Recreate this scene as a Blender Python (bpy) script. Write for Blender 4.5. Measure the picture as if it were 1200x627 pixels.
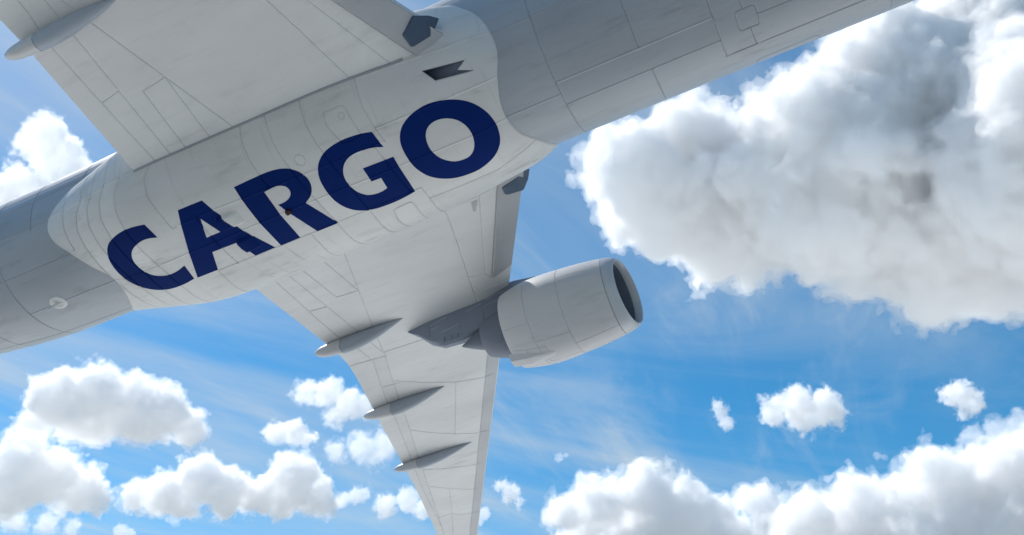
import bpy, bmesh, math, random, time
import numpy as np
from mathutils import Vector, Matrix
from mathutils.geometry import delaunay_2d_cdt

sc = bpy.context.scene
for o in list(bpy.data.objects):
    bpy.data.objects.remove(o)
COL = sc.collection
R = math.radians

# ---------------------------------------------------------------- camera, sky, sun, exposure
PITCH = R(30)
CAM = Vector((0, 0, 250))
cam_d = bpy.data.cameras.new('camera')
cam = bpy.data.objects.new('camera', cam_d)
COL.objects.link(cam)
sc.camera = cam
cam.location = CAM
cam.rotation_euler = (math.pi / 2 + PITCH, 0, 0)
cam_d.sensor_width = 36
cam_d.lens = 36 * 1109.36 / 1200
cam_d.clip_start = .5
cam_d.clip_end = 2e5

SUN_EL, SUN_AZ = R(52), R(-45)
world = bpy.data.worlds.new('World')
sc.world = world
world.use_nodes = True
wn = world.node_tree
bg = wn.nodes['Background']
sky = wn.nodes.new('ShaderNodeTexSky')
sky.sky_type = 'NISHITA'
sky.sun_disc = False
sky.sun_elevation = SUN_EL
sky.sun_rotation = SUN_AZ
sky.altitude = 300
sky.air_density = 1.0
sky.dust_density = .35
sky.ozone_density = 3.0
hs = wn.nodes.new('ShaderNodeHueSaturation')
hs.inputs['Hue'].default_value = .488
hs.inputs['Saturation'].default_value = 1.38
hs.inputs['Value'].default_value = 1.15
wn.links.new(sky.outputs[0], hs.inputs['Color'])
# thin high cirrus: streaks on a sheet far overhead (direction / height), part of the sky itself
wtc = wn.nodes.new('ShaderNodeTexCoord')
wsep = wn.nodes.new('ShaderNodeSeparateXYZ')
wn.links.new(wtc.outputs['Generated'], wsep.inputs[0])
def wmath(op, a, b=None, c=None, clamp=False):
    n = wn.nodes.new('ShaderNodeMath'); n.operation = op; n.use_clamp = clamp
    for i, x in enumerate((a, b, c)):
        if x is None: continue
        if isinstance(x, (int, float)): n.inputs[i].default_value = x
        else: wn.links.new(x, n.inputs[i])
    return n.outputs[0]
zc = wmath('MAXIMUM', wsep.outputs[2], .06)
wx = wmath('DIVIDE', wsep.outputs[0], zc)
wy = wmath('DIVIDE', wsep.outputs[1], zc)
def cirrus(ang, sx, sy, off, lo, hi, amt):
    cb = wn.nodes.new('ShaderNodeCombineXYZ')
    ca, sa = math.cos(ang), math.sin(ang)
    u = wmath('MULTIPLY_ADD', wx, ca * sx, wmath('MULTIPLY', wy, sa * sx))
    v = wmath('MULTIPLY_ADD', wx, -sa * sy, wmath('MULTIPLY', wy, ca * sy))
    wn.links.new(u, cb.inputs[0]); wn.links.new(v, cb.inputs[1]); cb.inputs[2].default_value = off
    nz = wn.nodes.new('ShaderNodeTexNoise')
    nz.inputs['Scale'].default_value = 1; nz.inputs['Detail'].default_value = 8
    nz.inputs['Roughness'].default_value = .58; nz.inputs['Distortion'].default_value = .9
    wn.links.new(cb.outputs[0], nz.inputs['Vector'])
    mr = wn.nodes.new('ShaderNodeMapRange'); mr.interpolation_type = 'SMOOTHSTEP'
    mr.inputs['From Min'].default_value = lo; mr.inputs['From Max'].default_value = hi
    mr.inputs['To Max'].default_value = amt
    wn.links.new(nz.outputs[0], mr.inputs['Value'])
    return mr.outputs[0]
c1 = cirrus(R(62), .5, 2.2, 3.3, .44, .82, .48)
c2 = cirrus(R(30), .3, .85, 9.1, .42, .8, .45)
c3 = cirrus(R(70), .8, 3.6, 17.7, .5, .85, .4)
ctot = wmath('ADD', wmath('ADD', c1, c2), c3, clamp=True)
mixc = wn.nodes.new('ShaderNodeMix'); mixc.data_type = 'RGBA'
wn.links.new(ctot, mixc.inputs['Factor'])
wn.links.new(hs.outputs[0], mixc.inputs['A'])
mixc.inputs['B'].default_value = (5.6, 6.2, 6.5, 1)
wn.links.new(mixc.outputs['Result'], bg.inputs['Color'])
bg.inputs['Strength'].default_value = .085

sun_d = bpy.data.lights.new('sun', 'SUN')
sun_d.energy = 4.2
sun_d.angle = R(.5)
sun_d.color = (1, .96, .9)
sun = bpy.data.objects.new('sun', sun_d)
COL.objects.link(sun)
sdir = Vector((math.sin(SUN_AZ) * math.cos(SUN_EL), math.cos(SUN_AZ) * math.cos(SUN_EL), math.sin(SUN_EL)))
sun.rotation_euler = sdir.to_track_quat('Z', 'Y').to_euler()
sun.location = (0, 0, 600)

vs_ = sc.view_settings
vs_.view_transform = 'Standard'
vs_.look = 'None'
vs_.gamma = 1
vs_.exposure = .42
vs_.use_curve_mapping = False
sc.cycles.use_denoising = True
sc.cycles.max_bounces = 26
sc.cycles.volume_bounces = 24
sc.cycles.diffuse_bounces = 4
sc.cycles.use_adaptive_sampling = True
sc.cycles.adaptive_threshold = .02

# ---------------------------------------------------------------- helpers
def link(name, me, parent=None, mats=()):
    o = bpy.data.objects.new(name, me)
    COL.objects.link(o)
    for m in mats: me.materials.append(m)
    if parent: o.parent = parent
    return o

def mesh(name, verts, faces, parent=None, mats=(), smooth=True):
    me = bpy.data.meshes.new(name)
    me.from_pydata([tuple(map(float, v)) for v in verts], [], faces)
    bm = bmesh.new(); bm.from_mesh(me)
    bmesh.ops.remove_doubles(bm, verts=bm.verts, dist=1e-4)
    bmesh.ops.recalc_face_normals(bm, faces=bm.faces)
    bm.to_mesh(me); bm.free()
    if smooth:
        me.shade_smooth()
        me.set_sharp_from_angle(angle=R(35))
    return link(name, me, parent, mats)

def node_mat(name):
    m = bpy.data.materials.new(name); m.use_nodes = True
    return m, m.node_tree, m.node_tree.nodes['Principled BSDF']

def paint(name, col, rough=.38, dirt=.35, dirt_col=(.16, .155, .15), metallic=0.0, streak=1.0, spec=.5, flow=(.14, 6.5, 6.5)):
    """aircraft paint with soot streaks along the airflow, blotches and a faint unevenness"""
    m, nt, b = node_mat(name)
    N = nt.nodes.new; L = nt.links.new
    tc = N('ShaderNodeTexCoord')
    def noise(scale3, detail, rough_, off=0.0):
        mp = N('ShaderNodeMapping'); mp.inputs['Scale'].default_value = scale3; mp.inputs['Location'].default_value = (off, off * .7, off * .3)
        L(tc.outputs['Object'], mp.inputs['Vector'])
        n = N('ShaderNodeTexNoise'); n.inputs['Scale'].default_value = 1; n.inputs['Detail'].default_value = detail; n.inputs['Roughness'].default_value = rough_
        L(mp.outputs[0], n.inputs['Vector']); return n.outputs[0]
    def ramp(v, lo, hi, amt, base=0.0):
        r = N('ShaderNodeMapRange'); r.interpolation_type = 'SMOOTHSTEP'
        r.inputs['From Min'].default_value = lo; r.inputs['From Max'].default_value = hi; r.inputs['To Max'].default_value = amt + base; r.inputs['To Min'].default_value = base
        L(v, r.inputs['Value']); return r.outputs[0]
    a = ramp(noise((.5, 2.2, 2.2), 7, .66, 3), .5, .82, dirt)
    s = ramp(noise(flow, 5, .62, 11), .54, .84, dirt * .7 * streak)
    f = ramp(noise((2.4, 5, 5), 6, .7, 23), .56, .8, dirt * .55)
    def mx(x, y):
        n = N('ShaderNodeMath'); n.operation = 'MAXIMUM'; L(x, n.inputs[0]); L(y, n.inputs[1]); return n.outputs[0]
    # grime gathers in patches, most of the skin stays clean
    pm_ = N('ShaderNodeMath'); pm_.operation = 'MULTIPLY'; L(mx(mx(a, s), f), pm_.inputs[0]); L(ramp(noise((.22, .55, .55), 4, .6, 57), .38, .66, .75, .4), pm_.inputs[1])
    fac = pm_.outputs[0]
    mixn = N('ShaderNodeMix'); mixn.data_type = 'RGBA'
    L(fac, mixn.inputs['Factor']); mixn.inputs['A'].default_value = (*col, 1); mixn.inputs['B'].default_value = (*dirt_col, 1)
    # slow tone drift over the whole skin
    hsv = N('ShaderNodeHueSaturation'); L(mixn.outputs['Result'], hsv.inputs['Color'])
    vr = N('ShaderNodeMapRange'); L(noise((.25, .5, .5), 3, .5, 41), vr.inputs['Value']); vr.inputs['From Min'].default_value = .3; vr.inputs['From Max'].default_value = .7
    vr.inputs['To Min'].default_value = .92; vr.inputs['To Max'].default_value = 1.06
    # each panel was sprayed and has weathered a little differently
    oi = N('ShaderNodeObjectInfo'); pr = N('ShaderNodeMapRange'); L(oi.outputs['Random'], pr.inputs['Value']); pr.inputs['To Min'].default_value = .93; pr.inputs['To Max'].default_value = 1.05
    pm = N('ShaderNodeMath'); pm.operation = 'MULTIPLY'; L(vr.outputs[0], pm.inputs[0]); L(pr.outputs[0], pm.inputs[1])
    L(pm.outputs[0], hsv.inputs['Value'])
    L(hsv.outputs[0], b.inputs['Base Color'])
    rr = N('ShaderNodeMapRange'); L(fac, rr.inputs['Value']); rr.inputs['To Min'].default_value = rough; rr.inputs['To Max'].default_value = min(.9, rough + .35)
    L(rr.outputs[0], b.inputs['Roughness'])
    b.inputs['Metallic'].default_value = metallic
    b.inputs['Specular IOR Level'].default_value = spec
    bp = N('ShaderNodeBump'); bp.inputs['Strength'].default_value = .06; bp.inputs['Distance'].default_value = .05
    L(noise((1.2, 1.6, 1.6), 3, .5, 5), bp.inputs['Height']); L(bp.outputs[0], b.inputs['Normal'])
    return m

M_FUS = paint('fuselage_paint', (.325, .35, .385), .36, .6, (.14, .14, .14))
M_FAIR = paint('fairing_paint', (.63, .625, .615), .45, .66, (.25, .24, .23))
M_STAIN = paint('fairing_paint_streaked', (.63, .625, .615), .45, .8, (.27, .265, .255), flow=(5.5, .35, .35), streak=1.4)
M_WING = paint('wing_paint', (.69, .69, .685), .5, .42, (.33, .325, .315))
M_SLAT = paint('slat_paint', (.42, .43, .445), .42, .2)
M_NAC = paint('nacelle_paint', (.53, .53, .54), .36, .5, (.26, .26, .26))
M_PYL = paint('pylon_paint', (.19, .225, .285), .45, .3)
M_LIP = paint('bare_lip_metal', (.46, .475, .5), .34, .15, metallic=.15)
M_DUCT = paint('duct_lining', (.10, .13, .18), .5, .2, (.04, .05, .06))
M_HOT = paint('exhaust_metal', (.13, .155, .2), .45, .4, (.08, .08, .08), metallic=.2)
M_BLUE = paint('letter_blue', (.0025, .017, .115), .65, .12, (.01, .02, .09), spec=.04)
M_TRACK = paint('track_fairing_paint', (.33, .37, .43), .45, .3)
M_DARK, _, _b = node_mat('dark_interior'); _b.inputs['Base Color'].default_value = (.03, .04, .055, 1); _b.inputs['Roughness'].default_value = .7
M_DARKROOT, _, _b = node_mat('dark_root_panel'); _b.inputs['Base Color'].default_value = (.06, .095, .15, 1); _b.inputs['Roughness'].default_value = .35; _b.inputs['Specular IOR Level'].default_value = .25
M_FAN, _, _b = node_mat('fan_titanium'); _b.inputs['Base Color'].default_value = (.06, .075, .1, 1); _b.inputs['Roughness'].default_value = .45; _b.inputs['Metallic'].default_value = .4
M_RED, _, _b = node_mat('beacon_red'); _b.inputs['Base Color'].default_value = (.035, .004, .006, 1); _b.inputs['Roughness'].default_value = .15

# ---------------------------------------------------------------- ground far below (bounces the daylight up to the belly)
gm, gnt, gb = node_mat('bounce_ground')
gn = gnt.nodes.new('ShaderNodeTexNoise'); gn.inputs['Scale'].default_value = .004; gn.inputs['Detail'].default_value = 9
gtc = gnt.nodes.new('ShaderNodeTexCoord'); gnt.links.new(gtc.outputs['Object'], gn.inputs['Vector'])
gr = gnt.nodes.new('ShaderNodeValToRGB')
gr.color_ramp.elements[0].position = .35; gr.color_ramp.elements[0].color = (.17, .18, .18, 1)
gr.color_ramp.elements[1].position = .65; gr.color_ramp.elements[1].color = (.24, .25, .245, 1)
gnt.links.new(gn.outputs[0], gr.inputs[0])
# unseen pale band added ahead to bounce light from the port side; grey elsewhere
gsep = gnt.nodes.new('ShaderNodeSeparateXYZ'); gnt.links.new(gtc.outputs['Object'], gsep.inputs[0])
gsh = gnt.nodes.new('ShaderNodeMath'); gsh.operation = 'MULTIPLY_ADD'; gnt.links.new(gn.outputs[0], gsh.inputs[0]); gsh.inputs[1].default_value = 300; gnt.links.new(gsep.outputs[1], gsh.inputs[2])
gmr = gnt.nodes.new('ShaderNodeMapRange'); gmr.inputs['From Min'].default_value = 250; gmr.inputs['From Max'].default_value = 330; gnt.links.new(gsh.outputs[0], gmr.inputs['Value'])
gm2 = gnt.nodes.new('ShaderNodeMapRange'); gm2.inputs['From Min'].default_value = 1900; gm2.inputs['From Max'].default_value = 1500; gnt.links.new(gsh.outputs[0], gm2.inputs['Value'])
gmm = gnt.nodes.new('ShaderNodeMath'); gmm.operation = 'MULTIPLY'; gnt.links.new(gmr.outputs[0], gmm.inputs[0]); gnt.links.new(gm2.outputs[0], gmm.inputs[1])
gmx = gnt.nodes.new('ShaderNodeMix'); gmx.data_type = 'RGBA'; gnt.links.new(gmm.outputs[0], gmx.inputs['Factor'])
gnt.links.new(gr.outputs[0], gmx.inputs['A']); gmx.inputs['B'].default_value = (.83, .82, .79, 1); gnt.links.new(gmx.outputs['Result'], gb.inputs['Base Color'])
gb.inputs['Roughness'].default_value = .95
G = 90000
ground = mesh('ground', [(-G, -G, 0), (G, -G, 0), (G, G, 0), (-G, G, 0)], [(0, 1, 2, 3)], None, [gm], False)
ground['kind'] = 'structure'

# ---------------------------------------------------------------- aircraft: shape of its surfaces (metres; x to the nose, y to port, z up)
def lerp_table(tab):
    xs=np.array([t[0] for t in tab],float); ys=np.array([t[1] for t in tab],float)
    # monotone-ish smooth: cubic hermite (Catmull-Rom slopes)
    m=np.gradient(ys,xs)
    def f(x):
        x=np.clip(np.asarray(x,float),xs[0],xs[-1]); i=np.clip(np.searchsorted(xs,x)-1,0,len(xs)-2)
        h=xs[i+1]-xs[i]; t=(x-xs[i])/h
        return ((2*t**3-3*t**2+1)*ys[i]+(t**3-2*t**2+t)*h*m[i]+(-2*t**3+3*t**2)*ys[i+1]+(t**3-t**2)*h*m[i+1])
    return f
# fuselage: radius and height of the centre along x (metres, nose at +x)
FUS_R=lerp_table([(-38,.25),(-36,.55),(-32,1.25),(-28,1.85),(-24,2.3),(-20.5,2.58),(-17.5,2.71),(-14,2.72),(-10,2.79),(-7,2.82),(0,2.82),(8,2.82),(14,2.82),(16,2.8),(18,2.68),(20,2.35),(21.5,1.85),(22.6,1.2),(23.1,.6),(23.25,.05)])
FUS_Z=lerp_table([(-38,2.3),(-32,1.6),(-24,.72),(-20.5,.33),(-17.5,.1),(-14,.03),(-10,0),(0,0),(14,0),(18,-.06),(20,-.2),(21.5,-.42),(22.6,-.62),(23.25,-.72)])
# belly fairing: front and rear edge as x over angle (degrees from the keel, + to port)
FAIR_F=lerp_table([(-110,-.3),(-101.4,.3),(-98.6,.75),(-83,1.76),(-71.7,2.15),(-58.5,2.35),(-46,2.36),(-32,2.08),(-14.5,1.82),(-6.4,1.8),(8,1.93),(19.4,2.22),(35,2.46),(51,2.56),(60,2.45),(72,2.15),(83,1.76),(98.6,.75),(101.4,.3),(110,-.3)])
FAIR_R=lerp_table([(-110,-9.5),(-100,-10.2),(-92,-11.3),(-86,-13.1),(-77,-13.9),(-68,-14.35),(-60,-14.5),(-50,-14.41),(-37,-13.96),(-22.6,-13.49),(-9.4,-13.1),(4.4,-13.17),(23.7,-13.66),(37,-14.11),(50,-14.41),(60,-14.5),(68,-14.35),(77,-13.9),(86,-13.1),(92,-11.3),(100,-10.2),(110,-9.5)])
FAIR_BF=lerp_table([(-1,0),(0,.0),(.15,.06),(.5,.2),(.85,.29),(1.8,.41),(3.4,.58),(5.1,.66),(8,.7),(12,.76),(20,.8)])
FAIR_BR=lerp_table([(-1,0),(0,.0),(.6,.13),(1.4,.31),(2.8,.62),(4.0,.76),(4.9,.82),(6.5,.88),(20,1.2)])
FAIR_W=lerp_table([(0,.5),(10,.53),(22,.66),(36,.88),(48,1.0),(60,1.06),(70,1.05),(80,1.0),(95,.9),(110,.75)])
def fus_pt(x,th):   # th in degrees from keel
    t=np.radians(th); r=FUS_R(x); return np.stack([x+0*t,r*np.sin(t),FUS_Z(x)-r*np.cos(t)],-1)
def fair_r(x,th):
    sf=FAIR_F(th)-x; sr=x-FAIR_R(th); a=FAIR_BF(sf); b=FAIR_BR(sr)
    k=.12; h=np.clip(.5+.5*(b-a)/k,0,1); m=b+(a-b)*h-k*h*(1-h)*.5
    return FUS_R(x)+.03+FAIR_W(np.abs(th))*np.maximum(m,0)
def fair_pt(x,th):
    t=np.radians(th); r=fair_r(x,th); return np.stack([x+0*t,r*np.sin(t),FUS_Z(x)-r*np.cos(t)],-1)
WZ0,WD=-1.7606,.13384
def wing_z(y): return WZ0+WD*(y-2.8)
def wing_le(y): return .97-.5437*(y-2.85)
WING_TE=[(1.5,-10.0),(8.3,-9.98),(9.3,-10.04),(10.2,-10.22),(11.2,-10.5),(15.48,-11.84),(22.47,-13.95),(29.48,-16.27),(31,-16.78),(33.5,-17.6)]
def wing_te(y): return np.interp(y,[a for a,b in WING_TE],[b for a,b in WING_TE])


def num_normal(f, u, v, e=.01):
    a = f(u + e, v) - f(u - e, v); b = f(u, v + e) - f(u, v - e)
    n = np.cross(a, b); return n / np.maximum(np.linalg.norm(n, axis=-1, keepdims=True), 1e-9)

def resample(pl, step):
    pl = np.asarray(pl, float); out = [pl[0]]
    for a, b in zip(pl[:-1], pl[1:]):
        n = max(1, int(math.ceil(np.hypot(*(b - a)) / step)))
        for i in range(1, n + 1): out.append(a + (b - a) * i / n)
    return np.array(out)

def smooth_poly(pts, corner=38, sub=3):
    """closed outline: rounded through its gentle points, sharp at its corners"""
    P = np.array(pts); n = len(P); out = []
    def ang(i):
        a = P[i] - P[i - 1]; b = P[(i + 1) % n] - P[i]
        return abs(math.degrees(math.atan2(a[0] * b[1] - a[1] * b[0], a @ b)))
    sharp = [ang(i) > corner for i in range(n)]
    for i in range(n):
        j = (i + 1) % n; p1, p2 = P[i], P[j]
        p0 = p1 - (p2 - p1) if sharp[i] else P[i - 1]
        p3 = p2 + (p2 - p1) if sharp[j] else P[(j + 1) % n]
        if sharp[i] and sharp[j]: out.append(p1); continue
        for k in range(sub):
            t = k / sub
            out.append(.5 * (2 * p1 + (p2 - p0) * t + (2 * p0 - 5 * p1 + 4 * p2 - p3) * t * t + (3 * p1 - p0 - 3 * p2 + p3) * t ** 3))
    return np.array(out)

def inside(poly, pts):
    poly = np.asarray(poly); x, y = pts[:, 0], pts[:, 1]; r = np.zeros(len(pts), bool)
    for (x1, y1), (x2, y2) in zip(poly, np.roll(poly, -1, 0)):
        if y1 == y2: continue
        c = ((y1 > y) != (y2 > y)) & (x < (x2 - x1) * (y - y1) / (y2 - y1) + x1); r ^= c
    return r

def seg_dist(pts, segs):
    d = np.full(len(pts), 1e9)
    for a, b in segs:
        ab = b - a; t = np.clip(((pts - a) @ ab) / max(ab @ ab, 1e-12), 0, 1)
        d = np.minimum(d, np.hypot(*(pts - a - t[:, None] * ab).T))
    return d

def offset_line(pl, w):
    t = np.gradient(pl, axis=0); t /= np.maximum(np.hypot(t[:, 0], t[:, 1])[:, None], 1e-9)
    return pl + w * np.stack([-t[:, 1], t[:, 0]], 1)

def build_panel(name, f2v, P3, N3, face_kind, parent, mat, flip):
    """mesh from triangles; analytic normals on the skin, flat ones in the joints"""
    used = sorted({v for f in f2v for v in f}); idx = {v: i for i, v in enumerate(used)}
    me = bpy.data.meshes.new(name)
    fs = [tuple(idx[v] for v in (f[::-1] if flip else f)) for f in f2v]
    me.from_pydata([tuple(P3[v]) for v in used], [], fs)
    me.update()
    nl = np.zeros((len(me.loops), 3)); sgn = -1 if flip else 1
    for poly in me.polygons:
        for li in poly.loop_indices:
            nl[li] = poly.normal if face_kind[poly.index] else N3[used[me.loops[li].vertex_index]]
    me.shade_smooth()
    me.normals_split_custom_set([tuple(n) for n in nl])
    return link(name, me, parent, [mat])

def panelize(outline, seams, step, mapf, parent, mat, w=.022, depth=.02, name='skin_panel', special=(), letters=None, grid_from=None, mirror=False, min_area=.02, line_step=.3, ridges=()):
    """cut a surface (u, v in metres) into separate panels with recessed joints along the seams"""
    outline = resample(list(outline) + [outline[0]], line_step)
    V, E, centre, segs, ridge_e = [], [], set(), [], set()
    def add(pl, is_centre, is_ridge=False):
        b = len(V); V.extend(map(tuple, pl))
        for i in range(len(pl) - 1):
            if is_centre: centre.add(len(E))
            if is_ridge: ridge_e.add(len(E))
            E.append((b + i, b + i + 1))
    cl = [resample(s, line_step) for s in seams]
    rl = [resample(s, line_step) for s in ridges]
    for pl in cl + rl + [outline]:
        add(pl, True, any(pl is r_ for r_ in rl))
        segs += list(zip(pl[:-1], pl[1:]))
        add(offset_line(pl, w), False); add(offset_line(pl, -w), False)
    let_polys = []
    if letters:
        for ch, loops in letters.items():
            sl = [smooth_poly(l) for l in loops]; let_polys.append((ch, sl))
            for l in sl:
                lp = np.vstack([l, l[:1]]); add(lp, False); segs += list(zip(lp[:-1], lp[1:]))
    u0, v0 = outline.min(0); u1, v1 = outline.max(0)
    gu = np.arange(u0 + step[0] / 2, u1, step[0]); gv = np.arange(v0 + step[1] / 2, v1, step[1])
    g = np.stack(np.meshgrid(gu, gv), -1).reshape(-1, 2)
    g = g[inside(outline, g)]; g = g[seg_dist(g, segs) > max(1.8 * w, .05)]
    V.extend(map(tuple, g))
    vs, es, fs, ov, oe, of = delaunay_2d_cdt([Vector(v) for v in V], E, [], 0, 1e-5, True)
    UV = np.array([(v.x, v.y) for v in vs])
    fs = [tuple(f) for f in fs]
    cen = np.array([UV[list(f)].mean(0) for f in fs])
    keep = inside(outline, cen); fs = [f for f, k in zip(fs, keep) if k]; cen = cen[keep]
    ce = set(); cv = np.zeros(len(UV), bool); gv_n = np.zeros(len(UV), bool); rv = np.zeros(len(UV), bool)
    for e, o in zip(es, oe):
        if any(i in centre for i in o):
            ce.add((min(e), max(e))); cv[list(e)] = True
            if any(i in ridge_e for i in o): rv[list(e)] = True
            else: gv_n[list(e)] = True
    rv &= ~gv_n      # a bead of sealant stands proud where it meets no open joint
    e2f = {}
    for i, f in enumerate(fs):
        for a, b in zip(f, f[1:] + f[:1]): e2f.setdefault((min(a, b), max(a, b)), []).append(i)
    reg = [-1] * len(fs); nreg = 0
    adj = [[] for _ in fs]
    for e, l in e2f.items():
        if len(l) == 2 and e not in ce: adj[l[0]].append(l[1]); adj[l[1]].append(l[0])
    for i in range(len(fs)):
        if reg[i] >= 0: continue
        st = [i]; reg[i] = nreg
        while st:
            k = st.pop()
            for j in adj[k]:
                if reg[j] < 0: reg[j] = nreg; st.append(j)
        nreg += 1
    tri = UV[np.array([f[:3] for f in fs])]
    area = np.abs(np.cross(tri[:, 1] - tri[:, 0], tri[:, 2] - tri[:, 0])) / 2
    rarea = np.bincount(reg, area, nreg)
    # slivers go to the neighbour they touch
    for e, l in e2f.items():
        if len(l) == 2:
            a, b = reg[l[0]], reg[l[1]]
            if a != b and min(rarea[a], rarea[b]) < min_area:
                s, t = (a, b) if rarea[a] < rarea[b] else (b, a)
                if rarea[s] < min_area:
                    reg = [t if r == s else r for r in reg]; rarea[t] += rarea[s]; rarea[s] = 0
    P = mapf(UV[:, 0], UV[:, 1]); Nn = num_normal(mapf, UV[:, 0], UV[:, 1])
    mid = np.median(np.sum(Nn * (P - P.mean(0)), 1))
    if getattr(mapf, 'sign', 1) < 0: Nn = -Nn
    base = P.copy(); P = P - np.where(rv, -.02, np.where(cv, depth, 0))[:, None] * Nn
    # winding: face normal must agree with the outward normal
    f0 = fs[int(np.argmax(area))]; fn = np.cross(base[f0[1]] - base[f0[0]], base[f0[2]] - base[f0[0]])
    flip = fn @ Nn[f0[0]] < 0
    mir = np.array([1, -1, 1.]) if mirror else np.array([1, 1, 1.])
    if mirror: flip = not flip
    regions = {}
    for i, r in enumerate(reg): regions.setdefault(r, []).append(i)
    made = []
    for r, fl in sorted(regions.items(), key=lambda kv: -rarea[kv[0]]):
        if rarea[r] < 1e-4: continue
        nm, off, mt, rec = name, 0.0, mat, None
        for (pt, sname, soff, smat, srec) in special:
            # region that holds the point
            tt = UV[np.array([fs[i][:3] for i in fl])]
            c = seg_in_tri(np.array(pt), tt)
            if c: nm, off, mt, rec = sname, soff, smat or mat, srec
        faces = [fs[i] for i in fl]
        kind = [any(cv[v] for v in f) for f in faces]
        PP = P + off * Nn
        if off: PP = np.where(cv[:, None], base - depth * Nn, PP)
        if rec:      # a sunk opening: floor pushed in, with walls up to the skin
            dd = np.array([rec(*uv) for uv in UV]); floor = base - dd[:, None] * Nn
            wallv, wallf = [], []
            me_faces = [f[::-1] if flip else f for f in faces]
            used = sorted({v for f in faces for v in f}); ix = {v: i for i, v in enumerate(used)}
            vv = [floor[v] * mir for v in used]; ff = [tuple(ix[v] for v in f) for f in me_faces]
            cnt = {}
            for f in faces:
                for a, b in zip(f, f[1:] + f[:1]): cnt.setdefault((min(a, b), max(a, b)), []).append((a, b))
            for k, l in cnt.items():
                if len(l) == 1:
                    a, b = l[0]; n0 = len(vv); vv += [(base[a] - .012 * Nn[a]) * mir, (base[b] - .012 * Nn[b]) * mir]
                    ff.append((ix[a], ix[b], n0 + 1, n0))
            made.append(mesh(nm, vv, ff, parent, [mt], True)); continue
        made.append(build_panel(nm, faces, PP * mir, Nn * mir, kind, parent, mt, flip))
    if letters:
        for ch, sl in let_polys:
            m_ = inside(sl[0], cen)
            for h in sl[1:]: m_ &= ~inside(h, cen)
            faces = [f for f, k in zip(fs, m_) if k]
            kind = [any(cv[v] for v in f) for f in faces]
            o = build_panel('letter', faces, P + .004 * Nn, Nn, kind, ROOT, M_BLUE, flip)
            o['label'] = 'dark blue painted capital letter ' + ch
    return made

def seg_in_tri(p, T):
    d = lambda a, b: (b[:, 0] - a[:, 0]) * (p[1] - a[:, 1]) - (b[:, 1] - a[:, 1]) * (p[0] - a[:, 0])
    a, b, c = T[:, 0], T[:, 1], T[:, 2]; x, y, z = d(a, b), d(b, c), d(c, a)
    return bool((((x >= 0) & (y >= 0) & (z >= 0)) | ((x <= 0) & (y <= 0) & (z <= 0))).any())

def rrect(c, du, dv, rad, n=4, skew=0.0):
    out = []
    for sx, sy, a0 in ((1, 1, 0), (-1, 1, 90), (-1, -1, 180), (1, -1, 270)):
        for k in range(n + 1):
            a = R(a0 + 90 * k / n); x = sx * (du - rad) + rad * math.cos(a); y = sy * (dv - rad) + rad * math.sin(a)
            out.append((c[0] + x + skew * y, c[1] + y))
    return out + [out[0]]
def circle(c, r, n=14): return [(c[0] + r * math.cos(2 * math.pi * k / n), c[1] + r * math.sin(2 * math.pi * k / n)) for k in range(n + 1)]

# pose: nose-up about nine degrees in a shallow bank, about thirty metres from the camera
ROOT = bpy.data.objects.new('cargo_airplane', None)
COL.objects.link(ROOT)
ROOT.empty_display_size = 3
ROOT.matrix_world = Matrix(((.90537, .41603, -.07566, CAM.x - 1.866), (-.39068, .89137, .22671, CAM.y + 24.075), (.16176, -.1757, .97102, CAM.z + 20.553), (0, 0, 0, 1)))
ROOT['label'] = 'large grey cargo airplane seen from below with CARGO in dark blue on its belly'
ROOT['category'] = 'airplane'

# ---------------------------------------------------------------- fuselage
KF, KB, KN = 2.82, 3.3, 1.6
def th_(deg, k): return R(deg) * k
def fus_map(u, v): return fus_pt(np.asarray(u, float), np.degrees(np.asarray(v, float) / KF))
fus_map.sign = -1
def fair_map(u, v): return fair_pt(np.asarray(u, float), np.degrees(np.asarray(v, float) / KB))
fair_map.sign = -1

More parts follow.
